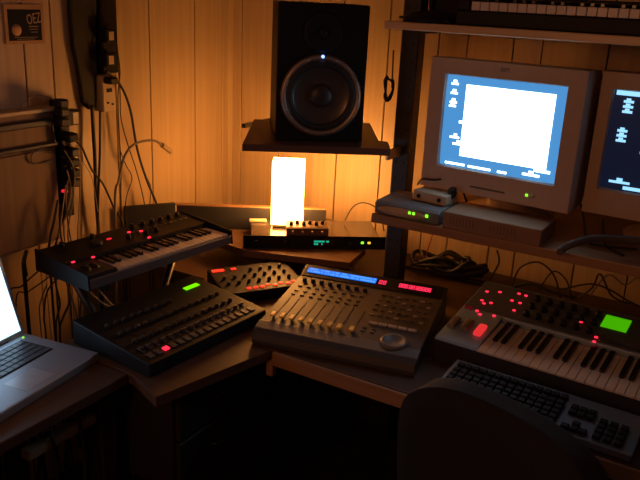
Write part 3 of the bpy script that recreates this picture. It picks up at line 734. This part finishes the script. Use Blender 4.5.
for k, py in enumerate((103, 112, 122, 137, 152, 162, 173, 182)):
    q = L(54 + (10 if k > 2 else -2), py, -1.79); part('plug', pg, None, t, (-1.772, 1.503 if k < 3 else 1.532, q.z), (R(random.uniform(-12, 12)), 0, R(random.uniform(-10, 10))))
q = L(66, 191.5, -1.775); part('switch_light', MB().box(-1.790, -1.772, q.y-.006, q.y+.006, q.z-.004, q.z+.004, .001), redd, t, label='lit red switch')
t = thing('wall_adapter', 'square black power adapter with pale label, plugged in right of the strip', 'adapter')
q = L(69, 117, -1.78)
part('body', boxm(-1.80, -1.765, q.y-.028, q.y+.030, q.z-.024, q.z+.022, .004), black, t)
part('label_plate', boxm(-1.765, -1.7645, q.y+.003, q.y+.024, q.z-.020, q.z+.014), beige, t)
part('pin', boxm(-1.843, -1.80, q.y-.01, q.y-.002, q.z-.01, q.z+.01), steel, t)
t = thing('gooseneck_microphone', 'grey gooseneck stalk bending over to a small head, above the small synthesizer', 'microphone')
pp = [L(113, 224, -1.72), L(115, 210, -1.72), L(119, 180, -1.72), L(124, 158, -1.72), L(132, 146, -1.72), L(144, 141, -1.72), L(155, 141, -1.72), L(162, 145, -1.72)]
pp[0].z = .60
base = pp[0].copy()
part('stalk', MB().tube([Vector((base.x, base.y, .02)), Vector((base.x, base.y, .4))]+pp[1:], .0042, 10), cgry, t)
part('head', MB().tube([pp[-1], L(165, 147, -1.72), L(171, 152, -1.72)], .0085, 14, sub=3), mat('mic head', (.35, .27, .18), .45), t)
part('base', MB().cyl(base.x, base.y, 0.001, .02, .09, n=32), blackm, t)
solo('plug', MB().box(-1.80, -1.765, 1.700, 1.738, 1.326, 1.347, .005), rubber, 'black plug in the beige outlet box', 'plug')

def cable(pts, x, r, m, label, group=None, n=7, drop=False):
    V = [Vector(p) if len(p) == 3 else L(p[0], p[1], x+random.uniform(-.004, .004)) for p in pts]
    if drop:
        e = V[-1]; V += [Vector((e.x-.01, e.y+.01, e.z*.6)), Vector((e.x-.02, e.y+.03, .15)), Vector((e.x-.02, e.y+.05, r+.001)), Vector((e.x-.01, e.y+.15, r+.001))]
    return solo('cable', MB().tube(V, r, n), m, label, 'cable', group)
cable([(106, 71), (115, 78), (124, 92), (131, 113), (137, 148), (146, 178), (157, 205), (166, 232), (172, 250)], -1.775, .0042, cblk, 'thick black cable curving from the beige outlet box down the wall', drop=True)
cable([(116, 20), (117, 45), (120, 72), (118, 95), (119, 130), (121, 165), (121, 195), (122, 230)], -1.80, .002, cblk, 'thin dark cable hanging straight down past the beige outlet box', drop=True)
cable([(117, 50), (120, 90), (121, 118), (128, 145), (135, 166), (142, 192), (148, 222), (152, 245)], -1.79, .0018, cblk, 'thin dark cable slanting down to the rear of the small synthesizer', drop=True)
cable([(120, 150), (126, 165), (132, 178), (127, 195), (125, 214), (128, 235)], -1.785, .0016, cblk, 'thin cable with a kink, behind the gooseneck stalk', drop=True)
cable([(138, 148), (141, 165), (147, 178), (151, 188), (150, 202), (149, 240)], -1.785, .0016, cblk, 'thin cable right of the kinked one, below the gooseneck bend', drop=True)
cable([(92, 105), (93, 125), (95, 160), (96, 195), (99, 240)], -1.815, .006, cblk, 'thick black conduit running down the wall below the hanging bag', drop=True)
cable([(100, 111), (100, 150), (99, 180), (98, 215), (98, 240)], -1.805, .004, cblk, 'straight black lead hanging just right of the thick conduit', drop=True)
cable([(72, 138), (82, 148), (92, 170), (103, 184), (114, 208), (124, 232)], -1.765, .0035, cblk, 'black cable slanting right from the crowded power strip', drop=True)
cable([(70, 143), (79, 158), (80, 185), (79, 215), (78, 245)], -1.77, .0022, cpal, 'pale thin cable bowing out right of the crowded power strip', drop=True)
cable([(78, 143), (80, 160), (83, 160), (81, 150), (76, 146), (84, 163), (92, 178), (98, 212)], -1.77, .0015, cpal, 'thin pale cable with a small loop beside the crowded power strip')
for k, (q, mm, rr) in enumerate((([(68, 160), (72, 175), (69, 200), (62, 222), (57, 240), (55, 262)], cblk, .003), ([(67, 170), (71, 190), (66, 215), (57, 236), (46, 262)], cpal, .0022),
        ([(68, 180), (66, 200), (68, 222), (71, 240), (76, 262)], cgry, .0025), ([(60, 205), (60, 220), (62, 240), (68, 268)], cblk, .0035), ([(64, 150), (74, 170), (73, 200), (68, 232), (70, 255)], cgry, .002),
        ([(58, 200), (54, 222), (50, 240), (50, 262)], cblk, .004), ([(66, 185), (64, 200), (61, 230), (66, 260)], cpal, .0018))):
    cable(q, -1.768+.004*k, rr, mm, ('black cable bulging right from the crowded power strip, then falling to its left', 'pale cable falling left from the crowded power strip beside the lit red switch', 'grey cable falling right from below the lit red switch',
        'short thick black cable from the bottom end of the crowded power strip', 'thin grey cable bowing widest right beside the lit red switch', 'thickest black cable at the lower left of the crowded power strip', 'thinnest pale cable straight below the lit red switch')[k], 'cables below the crowded power strip', drop=True)
cable([(53, 153), (42, 151), (33, 154), (32, 161), (39, 164), (52, 161)], -1.785, .003, cgry, 'grey cable loop hanging in front of the wall cabinet')
cable([(20, 112), (24, 102), (36, 96), (48, 97), (56, 103)], -1.80, .0015, cgry, 'thin cable arching over the top of the wall cabinet')
for k, (q, mm, rr) in enumerate((([(55, 262), (40, 270), (22, 286), (8, 300)], cblk, .0025), ([(60, 268), (45, 280), (28, 292), (16, 302)], cblk, .0022), ([(62, 275), (48, 290), (44, 315), (46, 335)], cblk, .0025),
        ([(52, 262), (56, 285), (60, 305), (56, 330)], cblk, .003), ([(47, 285), (40, 305), (41, 330)], cgry, .002), ([(66, 280), (70, 300), (63, 318), (60, 335)], cblk, .0035), ([(27, 250), (24, 262), (26, 275), (24, 268)], cblk, .006))):
    cable(q, -1.72+.003*k, rr, mm, ('upper black cable slanting down left towards the laptop screen', 'lower black cable slanting down left towards the laptop screen', 'black cable bending down behind the laptop, left of the small synthesizer', 'black cable hanging under the left end of the small synthesizer, bulging right',
        'short grey cable below the left end of the small synthesizer', 'thick black cable nearest the small synthesizer, hanging behind the laptop', 'short thick black lead end hanging below the wall cabinet')[k], 'cables left of the small synthesizer', drop=True)
for q, mm, lb in (([(-1.50, 1.34, .885), (-1.53, 1.36, .80), (-1.50, 1.44, .72), (-1.46, 1.56, .70), (-1.48, 1.66, .60)], cpal, 'long pale lead drooping in a curve below the small synthesizer'),
        ([(-1.55, 1.38, .885), (-1.54, 1.41, .78), (-1.50, 1.46, .66)], cpal, 'straight pale lead falling below the small synthesizer'),
        ([(-1.57, 1.30, .885), (-1.56, 1.33, .76), (-1.60, 1.38, .62)], cgry, 'greyish lead below the left end of the small synthesizer'),
        ([(-1.58, 1.42, .885), (-1.60, 1.40, .78), (-1.58, 1.36, .64)], cblk, 'black lead crossing the pale ones below the small synthesizer')):
    cable(q, 0, .003, mm, lb, 'leads under the small synthesizer', drop=True)
cable([(-1.03, 2.22, .865), (-1.06, 2.23, .93), (-1.12, 2.24, .945), (-1.17, 2.25, .92), (-1.19, 2.23, .87)], 0, .0022, cblk, 'thin black cable arching over the rack module right of the lamp')
# coil on the post
v = Vector((-.956, 2.03, 1.40)); pts = []
for k in range(40):
    a = k/40*2*PI*3; pts.append((v.x-.008+.006*math.sin(k), v.y+.026*math.cos(a), v.z-.03+.042*math.sin(a)*(.8+.2*math.cos(k))))
solo('cable_coil', MB().tube([(v.x, v.y, v.z+.08)]+pts, .0025, sub=3), cblk, 'small coil of dark cable hanging on the left side of the steel post', 'cable coil')
# behind the right desk
def Yc(px, py, y=2.25): p = ony(px, py, y); p.z = max(p.z, .746); return p
for q, mm, rr, lb in ((((434, 230), (430, 243), (424, 262), (420, 280)), cred, .002, 'thin reddish cable hanging below the lower shelf'),
        (((497, 250), (499, 262), (492, 276), (487, 290)), cblk, .003, 'black cable dropping from the shelf behind the large synthesizer'),
        (((512, 285), (520, 268), (536, 262), (548, 268), (556, 280), (560, 298)), cblk, .003, 'black cable arch rising behind the large synthesizer'),
        (((400, 285), (412, 279), (430, 277), (446, 282), (458, 292)), cblk, .004, 'black cable bowing behind the mixing controller'),
        (((560, 290), (590, 284), (610, 290), (630, 302), (660, 315)), cblk, .003, 'black cable lying along the rear of the green screen synthesizer'),
        (((455, 288), (480, 283), (505, 288), (530, 284), (552, 292), (575, 298)), cblk, .005, 'thick black cable lying between the cable heap and the large synthesizer rear'),
        (((535, 298), (552, 272), (566, 280), (572, 300)), cblk, .0025, 'thin black cable loop standing right of the larger arch'),
        (((575, 300), (592, 288), (600, 274), (612, 296), (630, 304)), cblk, .003, 'black cable with a sharp peak behind the green screen'),
        (((590, 296), (608, 275), (625, 285), (640, 278), (665, 300)), cgry, .0025, 'grey wavy cable near the right edge behind the large synthesizer')):
    solo('cable', MB().tube([Yc(*p) for p in q], rr), mm, lb, 'cable')
random.seed(11)
pts = []
for k in range(62):
    a = k*1.15; pts.append((-.80+.105*math.cos(a)*random.uniform(.5, 1.1)+.03*math.sin(k*.3), 2.27+.05*math.sin(a)*random.uniform(.5, 1), .752+.065*random.random()*(1 if k % 2 else .5)))
solo('cable_heap', MB().tube(pts, .007, sub=5), cblk, 'heap of tangled black cable on the desk below the monitors', 'cable heap')

# ================================================================== chair
t = thing('office_chair', 'black office chair with rounded backrest pushed up to the desk, lower right', 'chair', (-.280, 1.27, 0), -18)
def cushion(W, Hh, D, M, bow=.0, n=14):
    b = bmesh.new(); bmesh.ops.create_cube(b, size=2); bmesh.ops.subdivide_edges(b, edges=b.edges[:], cuts=n, use_grid_fill=True)
    for v in b.verts:
        x, y, z = v.co; e = 5.0
        l = (abs(x)**e+abs(z)**e)**(1/e) ; s_ = max(abs(x), abs(z))
        if l > 0: x, z = x*s_/l, z*s_/l
        rim = 1-.55*max(abs(x), abs(z))**6
        v.co = Vector((x*W, y*D*rim + bow*(x*x), z*Hh))
    for f in b.faces: f.smooth = True
    x = MB(); x.add(b, M); return x
part('backrest', cushion(.225, .27, .045, Matrix.Translation((0, .0, .645)) @ Matrix.Rotation(R(6), 4, 'X'), -.05), fabric, t)
part('seat', cushion(.24, .23, .045, Matrix.Translation((0, .27, .46)) @ Matrix.Rotation(PI/2, 4, 'X')), fabric, t)
part('back_support', MB().tube([(0, -.03, .5), (0, -.07, .42), (0, .05, .38), (0, .25, .40)], .018, 12), blackm, t)
for s_ in (-1, 1):
    part('armrest', MB().tube([(s_*.24, .12, .46), (s_*.27, .12, .60), (s_*.27, .14, .655), (s_*.27, .30, .655), (s_*.25, .33, .46)], .014, 10), black, t)
part('gas_column', MB().cyl(0, .27, .10, .42, .025), blackm, t)
for k in range(5):
    a = 2*PI*k/5+.3; cx, cy = .27*math.cos(a), .27+.27*math.sin(a)
    lg = part('leg', MB().tube([(0, .27, .11), (cx, cy, .065)], .02, 10), blackm, t)
    part('caster', MB().cyl(0, 0, -.012, .012, .026, M=Matrix.Translation((cx, cy, .0265)) @ Matrix.Rotation(PI/2, 4, 'X')), rubber, lg)
